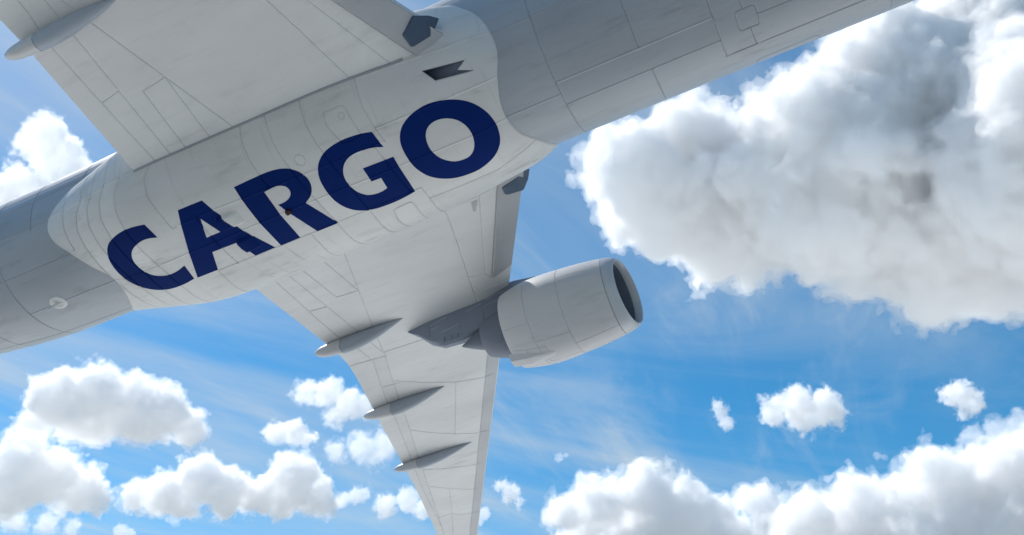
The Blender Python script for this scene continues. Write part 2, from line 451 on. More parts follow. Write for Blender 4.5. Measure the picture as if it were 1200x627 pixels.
xs = np.concatenate([np.linspace(-38, -20, 19), np.linspace(-19, 14, 34), np.linspace(14.5, 23.2, 22)])
tv, tf = [], []
NT = 56
for x in xs:
    for k in range(NT):
        t = 2 * math.pi * k / NT; r = max(.01, float(FUS_R(x)) - .05)
        tv.append((x, r * math.sin(t), float(FUS_Z(x)) - r * math.cos(t)))
for i in range(len(xs) - 1):
    for k in range(NT): tf.append((i * NT + k, i * NT + (k + 1) % NT, (i + 1) * NT + (k + 1) % NT, (i + 1) * NT + k))
tf.append(tuple(range(NT))); tf.append(tuple((len(xs) - 1) * NT + k for k in range(NT)))
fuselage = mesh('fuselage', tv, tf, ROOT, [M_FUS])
def ring(x, a, b, k=KF): return [(x, th_(a, k)), (x, th_(b, k))]
def strg(a, x0, x1, k=KF, b=None): return [(x0, th_(a, k)), (x1, th_(a if b is None else b, k))]
fus_seams = [ring(3.6, -180, 180), ring(8.41, -180, 15.5), ring(8.43, 60, 180), ring(6.2, -180, -15.2), ring(6.32, 1.6, 180), ring(13.2, -180, 180), ring(16, -180, 180),
    ring(-3, 110, 180), ring(-3, -180, -110), ring(-16.87, -180, 180), ring(-18.9, -180, 180), ring(-15.2, -180, -64.5), ring(-13, -180, -89), ring(-9, -180, -100), ring(-9, 100, 180), ring(-22, -180, 180), ring(-27, -180, 180), ring(20, -180, 180),
    strg(15.6, 8.41, 16, b=15), strg(-100, -27, 16), strg(100, -27, 16), strg(60, 3.6, 16), strg(-30, 13.2, 16),
    [(9.28, th_(1.2, KF)), (9.33, th_(15.5, KF))], [(9.2, th_(-57.4, KF)), (9.24, th_(-12.6, KF))], strg(-6, 9.56, 16, b=-5.4),
    rrect((9.28, th_(-5.8, KF)), .29, .33, .09),
    [(9.3, th_(60, KF)), (9.22, th_(37, KF)), (9.3, th_(35.5, KF)), (10.98, th_(34, KF)), (11.1, th_(36, KF)), (11.2, th_(60, KF))],
    strg(-87.5, -22, -12, b=-90), strg(-36.4, -22, -13), strg(24.8, -22, -18.9), [(-18.9, th_(25, KF)), (-16.87, th_(28.8, KF)), (-13, th_(33, KF))], strg(62, -22, -13)]
fus_out = [(-37.6, -math.pi * KF), (-37.6, math.pi * KF), (23.1, math.pi * KF), (23.1, -math.pi * KF)]
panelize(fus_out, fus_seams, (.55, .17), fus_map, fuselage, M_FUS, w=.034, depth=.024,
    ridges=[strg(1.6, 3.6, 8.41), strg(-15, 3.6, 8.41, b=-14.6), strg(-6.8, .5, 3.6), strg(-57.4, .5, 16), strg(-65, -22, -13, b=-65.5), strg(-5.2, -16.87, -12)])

# ---------------------------------------------------------------- belly fairing with the lettering
LETTERS = {
    'C': [[(-10.382, -1.988), (-10.269, -1.444), (-10.582, -1.524), (-10.876, -1.532), (-11.174, -1.471), (-11.413, -1.375), (-11.603, -1.233), (-11.747, -1.015), (-11.811, -0.787), (-11.809, -0.52), (-11.741, -0.258), (-11.613, -0.04), (-11.419, 0.09), (-11.177, 0.155), (-10.941, 0.151), (-10.636, 0.091), (-10.262, -0.046), (-10.418, 0.691), (-10.816, 0.802), (-11.22, 0.881), (-11.589, 0.912), (-11.9, 0.866), (-12.148, 0.733), (-12.382, 0.499), (-12.548, 0.173), (-12.651, -0.168), (-12.693, -0.556), (-12.669, -0.949), (-12.589, -1.307), (-12.434, -1.606), (-12.188, -1.847), (-11.895, -1.969), (-11.565, -2.042), (-11.214, -2.073), (-10.796, -2.052)]],
    'A': [[(-9.025, -1.989), (-8.11, -1.975), (-7.131, 0.667), (-7.917, 0.676), (-8.073, -0.16), (-9.016, -0.178), (-9.408, 0.649), (-10.281, 0.697)], [(-8.521, -1.468), (-8.248, -0.788), (-8.793, -0.783)]],
    'R': [[(-6.901, -1.961), (-5.946, -1.983), (-5.476, -1.968), (-5.109, -1.889), (-4.886, -1.772), (-4.705, -1.594), (-4.61, -1.372), (-4.61, -1.139), (-4.704, -0.917), (-4.878, -0.72), (-5.147, -0.564), (-4.723, 0.729), (-5.523, 0.721), (-5.967, -0.881), (-5.74, -0.884), (-5.554, -0.934), (-5.402, -1.046), (-5.341, -1.184), (-5.361, -1.32), (-5.452, -1.41), (-5.618, -1.476), (-5.826, -1.48), (-6.102, -1.458), (-6.167, 0.681), (-6.918, 0.687)]],
    'G': [[(-2.012, -1.852), (-1.928, -1.283), (-2.194, -1.382), (-2.498, -1.443), (-2.801, -1.461), (-3.057, -1.415), (-3.282, -1.299), (-3.446, -1.113), (-3.543, -0.895), (-3.582, -0.635), (-3.541, -0.358), (-3.448, -0.114), (-3.273, 0.094), (-3.028, 0.183), (-2.795, 0.19), (-2.594, 0.145), (-2.555, -0.32), (-2.888, -0.339), (-2.873, -0.898), (-1.829, -0.851), (-1.919, 0.761), (-2.316, 0.816), (-2.744, 0.837), (-3.208, 0.808), (-3.58, 0.723), (-3.898, 0.545), (-4.109, 0.292), (-4.261, -0.052), (-4.324, -0.438), (-4.318, -0.833), (-4.263, -1.174), (-4.138, -1.458), (-3.957, -1.672), (-3.691, -1.841), (-3.379, -1.93), (-3.043, -1.97), (-2.705, -1.966), (-2.334, -1.926)]],
    'O': [[(0.644, -1.772), (0.896, -1.626), (1.118, -1.416), (1.301, -1.111), (1.411, -0.747), (1.439, -0.304), (1.345, 0.162), (1.18, 0.495), (0.916, 0.778), (0.605, 0.967), (0.205, 1.089), (-0.191, 1.063), (-0.554, 0.97), (-0.872, 0.788), (-1.146, 0.524), (-1.328, 0.203), (-1.449, -0.226), (-1.47, -0.668), (-1.434, -1.05), (-1.338, -1.342), (-1.164, -1.584), (-0.954, -1.742), (-0.674, -1.865), (-0.343, -1.937), (-0.019, -1.947), (0.325, -1.887)], [(0.23, -1.294), (0.433, -1.15), (0.577, -0.936), (0.648, -0.678), (0.65, -0.384), (0.564, -0.064), (0.412, 0.196), (0.201, 0.349), (-0.031, 0.359), (-0.276, 0.276), (-0.47, 0.09), (-0.611, -0.14), (-0.692, -0.43), (-0.699, -0.694), (-0.645, -0.965), (-0.542, -1.166), (-0.39, -1.305), (-0.194, -1.371), (0.021, -1.367)]],
}

LIM = 104
ths = np.linspace(-LIM, LIM, 84)
fair_out = [(float(FAIR_F(t)), th_(t, KB)) for t in ths] + [(float(FAIR_R(t)), th_(t, KB)) for t in ths[::-1]]
# inner shell keeps the joints closed
iv, ifc = [], []
ts = np.linspace(-LIM + 2, LIM - 2, 70)
for t in ts:
    f0, r0 = float(FAIR_F(t)) - .08, float(FAIR_R(t)) + .08
    for k in range(60):
        x = r0 + (f0 - r0) * k / 59
        pnt = fair_pt(np.array([x]), np.array([t]))[0]; sc_ = (np.hypot(pnt[1], pnt[2]) - .055) / np.hypot(pnt[1], pnt[2])
        iv.append((x, pnt[1] * sc_, pnt[2] * sc_))
for i in range(69):
    for k in range(59):
        if -55 < ts[i] < -36 and -.15 < iv[i * 60 + k][0] < 1.75: continue      # open behind the air inlet
        ifc.append((i * 60 + k, i * 60 + k + 1, (i + 1) * 60 + k + 1, (i + 1) * 60 + k))
fairing = mesh('belly_fairing', iv, ifc, ROOT, [M_FAIR])
B = lambda x, a: (x, th_(a, KB))
def ringb(x, a, b): return [B(x, a), B(x, b)]
def bent(x, a, b):      # frames lean forward up the flank
    return [B(x + .75, -78), B(x + .55, -62), B(x + .22, -56), B(x + .02, -47), B(x - .02, -36), B(x, -20), B(x + .08, 0), B(x + .05, 18), B(x - .06, 40), B(x - .3, 62), B(x - .3, 80)]
naca = [B(.14, -50.3), B(.4, -43.4), B(1.52, -40.5), B(1.41, -47.6), B(.14, -50.3)]
naca_in = [B(.14, -50.3), B(.4, -43.4), B(1.52, -40.8), B(1.1, -44), B(1.41, -47.4), B(.14, -50.3)]
fair_seams = [bent(-13.12, 0, 0), bent(-12.52, 0, 0), bent(-11.88, 0, 0), bent(-11.16, 0, 0), [B(-13.45, -72), B(-13.66, -55), B(-13.68, -37)],
    [B(-9.2, -100), B(-9.3, -64), B(-9.68, -56), B(-9.79, -47), B(-9.65, -36), B(-9.58, -26.8)], [B(-9.42, 12), B(-9.55, 28), B(-9.73, 45), B(-9.75, 64)],
    [B(-5.9, -64), B(-6.02, -54), B(-6, -45), B(-5.87, -26.3)], ringb(-6.87, -26.6, -9.2), [B(-5.75, 12.2), B(-5.87, 29), B(-6.03, 48), B(-6.05, 62)],
    [B(-5.05, -64), B(-5.05, -48), B(-4.92, -31), B(-4.78, -5), B(-4.75, 9), B(-4.83, 24), B(-4.95, 60)],
    [B(-3.8, -64), B(-3.83, -48), B(-3.7, -32), B(-3.58, -15), B(-3.57, 13), B(-3.65, 27), B(-3.8, 60)],
    [B(-1.86, -66), B(-1.93, -53), B(-1.94, -44), B(-1.85, -33), B(-1.79, -25)], [B(-2.19, -25), B(-2.11, -16), B(-2.03, 12.3)], [B(-1.67, 12.4), B(-1.69, 23), B(-1.85, 45), B(-1.9, 62)], ringb(-8.62, -27, 12),
    [B(-3.15, -50), B(-2.56, -50.1), B(-2.46, -48.2), B(-2.34, -33.2), B(-2.6, -32), B(-3.0, -33), B(-3.22, -44), B(-3.15, -50)],
    circle(B(-4.49, -33.6), .17), circle(B(-2.66, -45.5), .1),
    [B(-2.95, 21), B(-2.85, 19.8), B(-2.35, 19.4), B(-2.24, 21), B(-2.45, 50), B(-2.55, 53), B(-3.08, 53), B(-3.16, 47), B(-3.11, 32), B(-2.95, 21)], circle(B(-2.62, 46), .13), naca_in]
fair_ridges = [
    [B(-1.87, -59.5), B(-1.2, -59), B(.96, -57.6), B(2.39, -58.2)], [B(-1.84, -32.9), B(-.3, -32.4), B(2.09, -32.4)],
    [B(-9.58, -26.8), B(-7.87, -27.2), B(-6.86, -26.6), B(-4.7, -25.5), B(-1.79, -25)],
    [B(-13.1, -6), B(-12.6, -4.6), B(-11.72, -5.5), B(-9.77, -8.3), B(-7.1, -9.1), B(-5.8, -9.2), B(-4.8, -9), B(-3.3, -8.4), B(-1.5, -7.6), B(.64, -6.2), B(1.8, -6.6)],
    [B(-9.42, 12), B(-5.75, 12.2)], [B(-5.75, 12.2), B(-4.7, 12), B(-1.67, 12.4)], [B(-1.69, 23.3), B(-.5, 25.4), B(.69, 27.2), B(1.25, 24), B(2.15, 20.3)],
    [B(-14.45, -66), B(-13.3, -64), B(-12.2, -62.4), B(-10.2, -62.3), B(-9.3, -62.5)], [B(-14.3, -36.5), B(-13.68, -36.8)]]
panelize(fair_out, fair_seams, (.3, .16), fair_map, fairing, M_FAIR, w=.04, depth=.028, letters=LETTERS, ridges=fair_ridges,
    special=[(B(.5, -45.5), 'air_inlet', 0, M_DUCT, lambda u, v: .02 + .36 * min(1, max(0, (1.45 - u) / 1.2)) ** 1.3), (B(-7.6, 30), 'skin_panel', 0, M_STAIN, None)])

# two raised outlets behind the main gear, the red beacon, the drain mast, small blade aerial
LA = [smooth_poly(l) for l in LETTERS['A']]
def bump_box(c, du, dv, h, rx, nu=44, nv=36):
    vv, ff, mi = [], [], []
    for i in range(nu):
        for j in range(nv):
            a, b = i / (nu - 1), j / (nv - 1); u = c[0] + (a * 2 - 1) * du; v = c[1] + (b * 2 - 1) * dv
            e = min(1, 5 * b, 5 * (1 - b)); prof = min(1, a / .04) * (1 - a ** rx)
            hh = h * prof * math.sin(e * math.pi / 2) - .012
            p_ = fair_map(np.array([u]), np.array([v]))[0]; n_ = -num_normal(fair_map, np.array([u]), np.array([v]))[0]
            vv.append(p_ + n_ * hh)
    for i in range(nu - 1):
        for j in range(nv - 1):
            ff.append((i * nv + j, i * nv + j + 1, (i + 1) * nv + j + 1, (i + 1) * nv + j))
            q_ = np.array([[c[0] + ((i + .5) / (nu - 1) * 2 - 1) * du, c[1] + ((j + .5) / (nv - 1) * 2 - 1) * dv]])
            mi.append(2 if i < 2 else (1 if inside(LA[0], q_)[0] and not inside(LA[1], q_)[0] else 0))
    return vv, ff, mi
for (c, du, dv, h) in ((B(-7.68, -17.7), .42, .28, .13), (B(-7.74, 1.2), .32, .34, .12)):
    vv, ff, mi = bump_box(c, du, dv, h, 3)
    me = bpy.data.meshes.new('air_outlet'); me.from_pydata([tuple(v) for v in vv], [], ff)
    for poly, m_ in zip(me.polygons, mi): poly.material_index = m_
    me.shade_smooth(); me.set_sharp_from_angle(angle=R(40))
    link('air_outlet', me, ROOT, [M_FAIR, M_BLUE, M_DARK])
bc = fair_map(np.array([-5.83]), np.array([th_(-8.9, KB)]))[0]
bv, bf = [(bc[0], bc[1], bc[2] - .17)], []
for i in range(1, 5):
    a = i / 4 * math.pi / 2
    for k in range(12): bv.append((bc[0] + .13 * math.sin(a) * math.cos(k * math.pi / 6), bc[1] + .1 * math.sin(a) * math.sin(k * math.pi / 6), bc[2] + .03 - .2 * math.cos(a)))
for k in range(12): bf.append((0, 1 + k, 1 + (k + 1) % 12))
for i in range(3):
    for k in range(12): bf.append((1 + i * 12 + k, 1 + (i + 1) * 12 + k, 1 + (i + 1) * 12 + (k + 1) % 12, 1 + i * 12 + (k + 1) % 12))
mesh('beacon_light', bv, bf, ROOT, [M_RED])

def on_f(x, deg, h):
    p_ = fus_pt(np.array([x]), np.array([float(deg)]))[0]; r = math.hypot(p_[1], p_[2] - float(FUS_Z(x)))
    s = (r + h) / r; return (p_[0], p_[1] * s, float(FUS_Z(x)) + (p_[2] - float(FUS_Z(x))) * s)
dv_, df_ = [], []
for i, (rr_, hh_) in enumerate(((.3, -.01), (.27, .03), (.17, .035), (.14, .012), (.0, .012))):
    for k in range(20): dv_.append(on_f(-15.57 + rr_ * 1.1 * math.cos(k * math.pi / 10), -5.7 + math.degrees(rr_ * math.sin(k * math.pi / 10) / 2.72), hh_))
for i in range(4):
    for k in range(20): df_.append((i * 20 + k, i * 20 + (k + 1) % 20, (i + 1) * 20 + (k + 1) % 20, (i + 1) * 20 + k))
dm = mesh('drain_port', dv_, df_, ROOT, [M_FAIR])
pv_ = [on_f(-15.45, -5.3, 0), on_f(-15.65, -6.6, 0), on_f(-15.45, -4.2, 0), on_f(-15.85, -6.8, .32), on_f(-15.98, -7.4, .32), on_f(-15.85, -6.2, .32)]
mesh('drain_mast', pv_, [(0, 1, 4, 3), (1, 2, 5, 4), (2, 0, 3, 5), (3, 4, 5)], dm, [M_FAIR], False)

# ---------------------------------------------------------------- wings
HLE = lambda y: np.interp(y, [2, 3, 8, 14, 31], [.46, .45, .34, .24, .1])
HDL = lambda y: np.interp(y, [2, 3, 8, 14, 31], [2.0, 2.0, 1.7, 1.35, .8])
def LEx(y): return wing_le(y) + .29 * HLE(y)
def wing_low(u, v):
    u = np.asarray(u, float); v = np.asarray(v, float)
    d = np.clip((LEx(v) - u) / HDL(v), 0, 1)
    return np.stack([u, v, wing_z(v) + HLE(v) * (1 - d) ** 2.2], -1)
wing_low.sign = -1
TIP = 33.5
ys = np.linspace(1.6, TIP, 60)
wing_out = [(float(LEx(y)) - .01, y) for y in ys] + [(float(wing_te(y)), y) for y in ys[::-1]]
W = lambda *p_: list(p_)
SLW = lambda y: np.interp(y, [3, 8, 12, 31], [1.02, .84, .66, .55])
slat_in = [(float(LEx(y) - SLW(y)), y) for y in np.linspace(1.5, 7.66, 8)] + [(float(LEx(7.6)) + .1, 7.57)]
slat_out = [(float(LEx(y) - SLW(y)), y) for y in np.linspace(10.6, TIP + .1, 30)]
wing_seams = [slat_in, [(float(LEx(10.6)) + .1, 10.6)] + slat_out,
    [(-1.95, 2.2), (-2.1, 3.36), (-2.58, 5.22), (-3.36, 8.01), (-3.9, 9.9), (-4.4, 10.9)], [(-.45, 2.4), (-.93, 3.56), (-2.51, 7.31), (-2.42, 7.66)], [(-3.12, 7.06), (-2.51, 7.31)], [(-3.36, 8.01), (-2.05, 8.4), (-1.4, 8.5)], [(-4.4, 10.9), (-4.55, 10.6)],
    [(-5.85, 2.2), (-6.23, 3.4), (-7.82, 7.95), (-8.46, 9.91), (-9.75, 13.28), (-10.83, 16.25), (-12, 19.27), (-13.36, 22.92), (-15.96, 29.78), (-17.0, 33.4)],
    [(-8.55, 2.2), (-8.49, 6.45), (-8.47, 7.85), (-8.45, 9.85)],
    [(-9.1, 2.2), (-9.14, 3.43), (-9.25, 5.71), (-9.31, 7.8), (-9.15, 8.7), (-9.12, 10.07), (-10.34, 13.26), (-11.22, 15.94), (-12.34, 19.12), (-13.66, 22.67), (-15.66, 28.98), (-17.2, 33.4)],
    [(-10.2, 9.92), (-9.12, 10.03), (-8.5, 10.12)], [(-8.4, 9.82), (-6.73, 9.89), (-4, 10.1)], [(-9.2, 12.15), (-8.2, 13.1), (-7.1, 13.85), (-6.03, 14.26), (-5.7, 14.35)], [(-7.12, 13.9), (-9.42, 18.32)],
    [(-10.97, 16.6), (-10.3, 17.5), (-9.47, 18.34), (-8.65, 18.92), (-8.3, 19.1)], [(-12.6, 20.95), (-11.57, 21.6), (-10.37, 22.13), (-9.98, 22.2)], [(-13.35, 23), (-12.62, 23.99), (-11.83, 24.82), (-11.45, 25)], [(-12.62, 23.99), (-15.75, 30.6)], [(-15.0, 27.2), (-14.1, 27.1), (-13.9, 27.6), (-12.9, 28.1)],
    [(-7.97, 2.4), (-7.95, 3.35), (-7.86, 5.38), (-6.95, 5.49)], [(-7.03, 2.4), (-7.03, 3.39), (-6.97, 5.49)], [(-9.2, 5.6), (-8.5, 5.71)], [(-9.2, 12.4), (-9.9, 12.3)]]
def make_wing(mirror):
    s = -1 if mirror else 1
    vv, ff = [], []
    NX = 22
    yy = np.linspace(1.6, TIP, 40)
    for y in yy:
        le, te = float(LEx(y)), float(wing_te(y)); c = le - te
        for k in range(NX):
            xi = (k / (NX - 1)) ** 1.6; x = le - c * xi
            low = float(wing_low(np.array([x]), np.array([y]))[0, 2]); t = .115 * c * (2.6 * math.sqrt(xi) * (1 - xi) * (1 - .35 * xi)) * 1.05
            vv.append((x, s * y, low + t + .012))
        for k in range(NX):
            xi = (k / (NX - 1)) ** 1.6; x = le - c * xi
            low = float(wing_low(np.array([x]), np.array([y]))[0, 2]); vv.append((x, s * y, low + .035 * min(1, xi * 12, (1 - xi) * 12) + .012))
    n2 = 2 * NX
    for i in range(len(yy) - 1):
        for k in range(NX - 1):
            a, b = i * n2 + k, (i + 1) * n2 + k; ff.append((a, a + 1, b + 1, b))
            ff.append((a + NX, b + NX, b + NX + 1, a + NX + 1))
    e = (len(yy) - 1) * n2
    for k in range(NX - 1): ff.append((e + k, e + k + 1, e + NX + k + 1, e + NX + k))
    wing = mesh('wing', vv, ff, ROOT, [M_WING])
    panelize(wing_out, wing_seams, (.5, .55), wing_low, wing, M_WING, w=.034, depth=.028, mirror=mirror, line_step=.5,
        special=[((float(LEx(5)) - .4, 5.0), 'slat', .07, M_SLAT, None), ((float(LEx(20)) - .3, 20.0), 'slat', .0, M_SLAT, None), ((-9.7, 5.0), 'flap', 0, None, None), ((-11.3, 15.0), 'flap', 0, None, None)])
    # upturned tip
    tv_, y0 = [], TIP
    le, te = float(LEx(TIP)), float(wing_te(TIP)); z0 = float(wing_z(TIP))
    for (dy, dz, dx, cc) in ((-.05, .0, 0, 1), (.5, .25, -.35, .9), (.95, .9, -.8, .75), (1.2, 2.3, -1.6, .45)):
        c = (le - te) * cc
        for (xi, hz) in ((0, .06), (.3, .14), (1, .02), (.4, -.03)): tv_.append((le + dx - c * xi, s * (TIP + dy + (hz if dz > .5 else 0)), z0 + dz + .04 + (0 if dz > .5 else hz)))
    tf_ = []
    for i in range(3):
        for k in range(4): tf_.append((i * 4 + k, i * 4 + (k + 1) % 4, (i + 1) * 4 + (k + 1) % 4, (i + 1) * 4 + k))
    tf_ += [(0, 1, 2, 3), (12, 13, 14, 15)]
    mesh('wingtip', tv_, tf_, wing, [M_WING])
    return wing
make_wing(False)
make_wing(True)

# flap track fairings: canoe bodies under the trailing edge, tail cones that move with the flap
def canoe(y, x0, x1, split, depth, half, s):
    parts = ([], [])
    NA, NS = 18, 30
    zw = lambda x: float(wing_low(np.array([max(x, float(wing_te(y)) + .02)]), np.array([y]))[0, 2])
    for i in range(NS):
        t = i / (NS - 1)
        t = t * t * (3 - 2 * t) * .35 + t * .65
        x = x0 + (x1 - x0) * t
        w_ = half * math.sin(min(1, t / .55) * math.pi / 2) ** .8 * (1 if t < .6 else 1 - .42 * ((t - .6) / .4) ** 1.8)
        d_ = depth * (math.sin(min(1, t / .62) * math.pi / 2) ** 1.05) * (1 if t < .6 else (1 - .5 * ((t - .6) / .4) ** 1.7))
        rise = .02 if t < .78 else .02 - .06 * (t - .78) / .22
        rowv = []
        top = zw(x) + rise
        tipk = 1 if t < .86 else math.sqrt(max(0.0004, 1 - ((t - .86) / .14) ** 2.4))
        midz = top - d_ * .42
        for k in range(NA):
            a = 2 * math.pi * k / NA; ca, sa = math.cos(a), math.sin(a)
            zz = top - d_ / 2 - d_ / 2 * math.copysign(abs(ca) ** .85, ca)
            wy_ = w_ * math.copysign(abs(sa) ** .9, sa)
            zz = midz + (zz - midz) * tipk
            rowv.append((x, s * (y + wy_ * tipk), zz))
        parts[0 if t <= split else 1].append(rowv)
    parts[1].insert(0, parts[0][-1])
    out = []
    for rows in parts:
        vv = [v for r in rows for v in r]; ff = []
        for i in range(len(rows) - 1):
            for k in range(NA): ff.append((i * NA + k, i * NA + (k + 1) % NA, (i + 1) * NA + (k + 1) % NA, (i + 1) * NA + k))
        ff.append(tuple(range(NA))); ff.append(tuple((len(rows) - 1) * NA + k for k in range(NA)))
        out.append((vv, ff))
    return out
for s in (1, -1):
    for (y, x0, x1, sp, d_, h_) in ((8.05, -6.45, -10.6, .7, .67, .27), (13.87, -7.6, -11.86, .66, .63, .25), (19.68, -9.1, -13.62, .68, .57, .23)):
        a, b = canoe(y, x0, x1, sp, d_, h_, s)
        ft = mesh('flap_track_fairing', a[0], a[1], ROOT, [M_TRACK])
        b2 = ([(x - .018, yy_, z) for (x, yy_, z) in b[0]], b[1])
        mesh('tail_cone', b2[0], b2[1], ft, [M_NAC])

# added dark strip stands in for the shade where wing meets fairing
for s in (1, -1):
    vv, ff = [], []
    xs_ = np.linspace(-10.0, -.3, 40)
    for x in xs_:
        y = 3.2
        for _ in range(30):
            z = float(wing_low(np.array([x]), np.array([y]))[0, 2]); r_ = float(fair_r(np.array([x]), np.array([math.degrees(math.atan2(y, -z))]))[0]); y = math.sqrt(max(.1, r_ * r_ - z * z)) if abs(z) < r_ else y
        for k in range(6):
            a = k * math.pi / 3; vv.append((x, s * (y + .045 * math.cos(a)), z + .045 * math.sin(a)))
    for i in range(len(xs_) - 1):
        for k in range(6): ff.append((i * 6 + k, i * 6 + (k + 1) % 6, (i + 1) * 6 + (k + 1) % 6, (i + 1) * 6 + k))
    mesh('root_shade_strip', vv, ff, ROOT, [M_FUS])

# dark blue-grey panel at each wing root
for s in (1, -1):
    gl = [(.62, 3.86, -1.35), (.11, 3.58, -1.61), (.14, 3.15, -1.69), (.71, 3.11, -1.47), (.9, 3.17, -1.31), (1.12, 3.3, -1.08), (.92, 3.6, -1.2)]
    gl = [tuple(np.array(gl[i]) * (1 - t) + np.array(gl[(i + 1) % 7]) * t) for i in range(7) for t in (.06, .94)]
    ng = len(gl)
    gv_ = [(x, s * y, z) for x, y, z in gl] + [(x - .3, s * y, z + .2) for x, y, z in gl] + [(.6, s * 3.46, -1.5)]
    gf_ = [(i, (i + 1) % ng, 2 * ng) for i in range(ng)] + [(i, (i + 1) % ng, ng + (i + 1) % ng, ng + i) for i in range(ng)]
    mesh('dark_root_panel', gv_, gf_, ROOT, [M_DARKROOT], False)
    if s < 0: continue
    fv = [(-.85, s * 3.2, -1.7), (-1.1, s * 3.2, -1.7), (-1.16, s * 3.5, -1.9), (-1.08, s * 3.5, -1.9)]
    th2 = .02
    fv = [(x, y - th2, z) for x, y, z in fv] + [(x, y + th2, z) for x, y, z in fv]
    mesh('root_vane', fv, [(0, 1, 2, 3), (4, 5, 6, 7), (0, 1, 5, 4), (1, 2, 6, 5), (2, 3, 7, 6), (3, 0, 4, 7)], ROOT, [M_FAIR], False)

# ---------------------------------------------------------------- engines
EY, EZ = 9.06, -2.77
NAC_R = lerp_table([(-2.3, 1.43), (-2.22, 1.46), (-1.8, 1.57), (-1.18, 1.66), (-.5, 1.67), (.15, 1.64), (1, 1.58), (1.84, 1.47), (2.2, 1.41), (2.42, 1.34), (2.52, 1.26)])
def nac_map(u, v):
    t = np.asarray(v, float) / KN; r = NAC_R(u); return np.stack([np.asarray(u, float) + 0 * t, EY + r * np.sin(t), EZ - r * np.cos(t)], -1)
nac_map.sign = -1
def lathe(name, prof, parent, mat, n=48, cy=EY, cz=EZ, dz=None, scarf=0.0):
    vv, ff = [], []
    for (x, r) in prof:
        for k in range(n):
            a = 2 * math.pi * k / n; vv.append((x + scarf * max(0, x - 1.86) * r * (math.sin(a) - .5 * math.cos(a)), cy + r * math.sin(a), cz + (dz(x) if dz else 0) - r * math.cos(a)))
    for i in range(len(prof) - 1):
        for k in range(n): ff.append((i * n + k, i * n + (k + 1) % n, (i + 1) * n + (k + 1) % n, (i + 1) * n + k))
    return mesh(name, vv, ff, parent, [mat])
ENGINE = []
engine = lathe('engine', [(1.84, 1.44), (.15, 1.6), (-.5, 1.63), (-1.18, 1.62), (-2.2, 1.42), (-2.28, 1.40), (-2.1, 1.38), (-1.2, 1.42), (.4, 1.3), (.9, 1.22), (1.84, 1.2)], ROOT, M_NAC)
lathe('intake_lip', [(1.862, 1.44), (1.862, 1.472), (2.0, 1.45), (2.15, 1.408), (2.27, 1.355), (2.35, 1.31), (2.39, 1.262), (2.375, 1.222), (2.3, 1.197), (2.2, 1.18), (2.15, 1.178), (2.15, 1.2)], engine, M_LIP, 64, scarf=.2)
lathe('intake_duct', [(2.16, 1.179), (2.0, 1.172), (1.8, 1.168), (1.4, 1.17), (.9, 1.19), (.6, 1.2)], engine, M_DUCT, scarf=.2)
lathe('fan_disc', [(.62, 1.2), (.6, .3), (.6, .02)], engine, M_DARK)
lathe('spinner', [(.7, .36), (.85, .33), (1.05, .22), (1.2, .1), (1.26, .01)], engine, M_FAN, 24)
for k in range(22):
    a = 2 * math.pi * k / 22; vv = []
    for i in range(5):
        r = .3 + .88 * i / 4; tw = R(20 + 42 * i / 4); ch_ = .13 + .05 * i / 4; ax = a + .12 * (i / 4) ** 2
        for sgn in (-1, 1):
            dx, da = math.cos(tw) * ch_ * sgn, math.sin(tw) * ch_ * sgn / r
            vv.append((.78 + dx, EY + r * math.sin(ax + da), EZ - r * math.cos(ax + da)))
    mesh('fan_blade', vv, [(2 * i, 2 * i + 1, 2 * i + 3, 2 * i + 2) for i in range(4)], engine, [M_FAN])
lathe('core_cowl', [(-1.2, 1.02), (-2.0, 1.06), (-2.5, .99), (-3.0, .84), (-3.35, .7), (-3.4, .66), (-3.3, .62), (-2.9, .6)], engine, M_HOT, 40, dz=lambda x: -.02 * (x + 2))
lathe('exhaust_cone', [(-2.8, .5), (-3.3, .46), (-3.7, .35), (-4.1, .19), (-4.4, .05), (-4.46, .005)], engine, M_HOT, 28, dz=lambda x: -.055 * (x + 2))
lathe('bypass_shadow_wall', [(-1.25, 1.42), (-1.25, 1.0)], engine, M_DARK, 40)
nac_seams = [[(.15, -math.pi * KN), (.15, math.pi * KN)], [(-1.18, -math.pi * KN), (-1.18, math.pi * KN)],
    [(.15, th_(-103, KN)), (1.84, th_(-102, KN))], [(.15, th_(-5, KN)), (1.84, th_(-5, KN))], [(-1.18, th_(-27, KN)), (.15, th_(-25, KN))], [(-2.26, th_(-54.5, KN)), (-1.18, th_(-53, KN))],
    [(-2.2, th_(-22, KN)), (-1.25, th_(-18.5, KN)), (-.91, th_(-17.5, KN)), (-.86, th_(.2, KN)), (-1.62, th_(-1.7, KN)), (-1.68, th_(-12.6, KN)), (-1.6, th_(-19.8, KN))], [(-1.08, th_(-1.0, KN)), (-1.04, th_(15, KN)), (.15, th_(17, KN))], [(-2.26, th_(60, KN)), (1.84, th_(60, KN))], [(-2.26, th_(-150, KN)), (.15, th_(-150, KN))]]
nac_out = [(-2.27, -math.pi * KN), (-2.27, math.pi * KN), (1.85, math.pi * KN), (1.85, -math.pi * KN)]
panelize(nac_out, nac_seams, (.22, .14), nac_map, engine, M_NAC, w=.016, depth=.016, name='cowl_panel', min_area=.012)
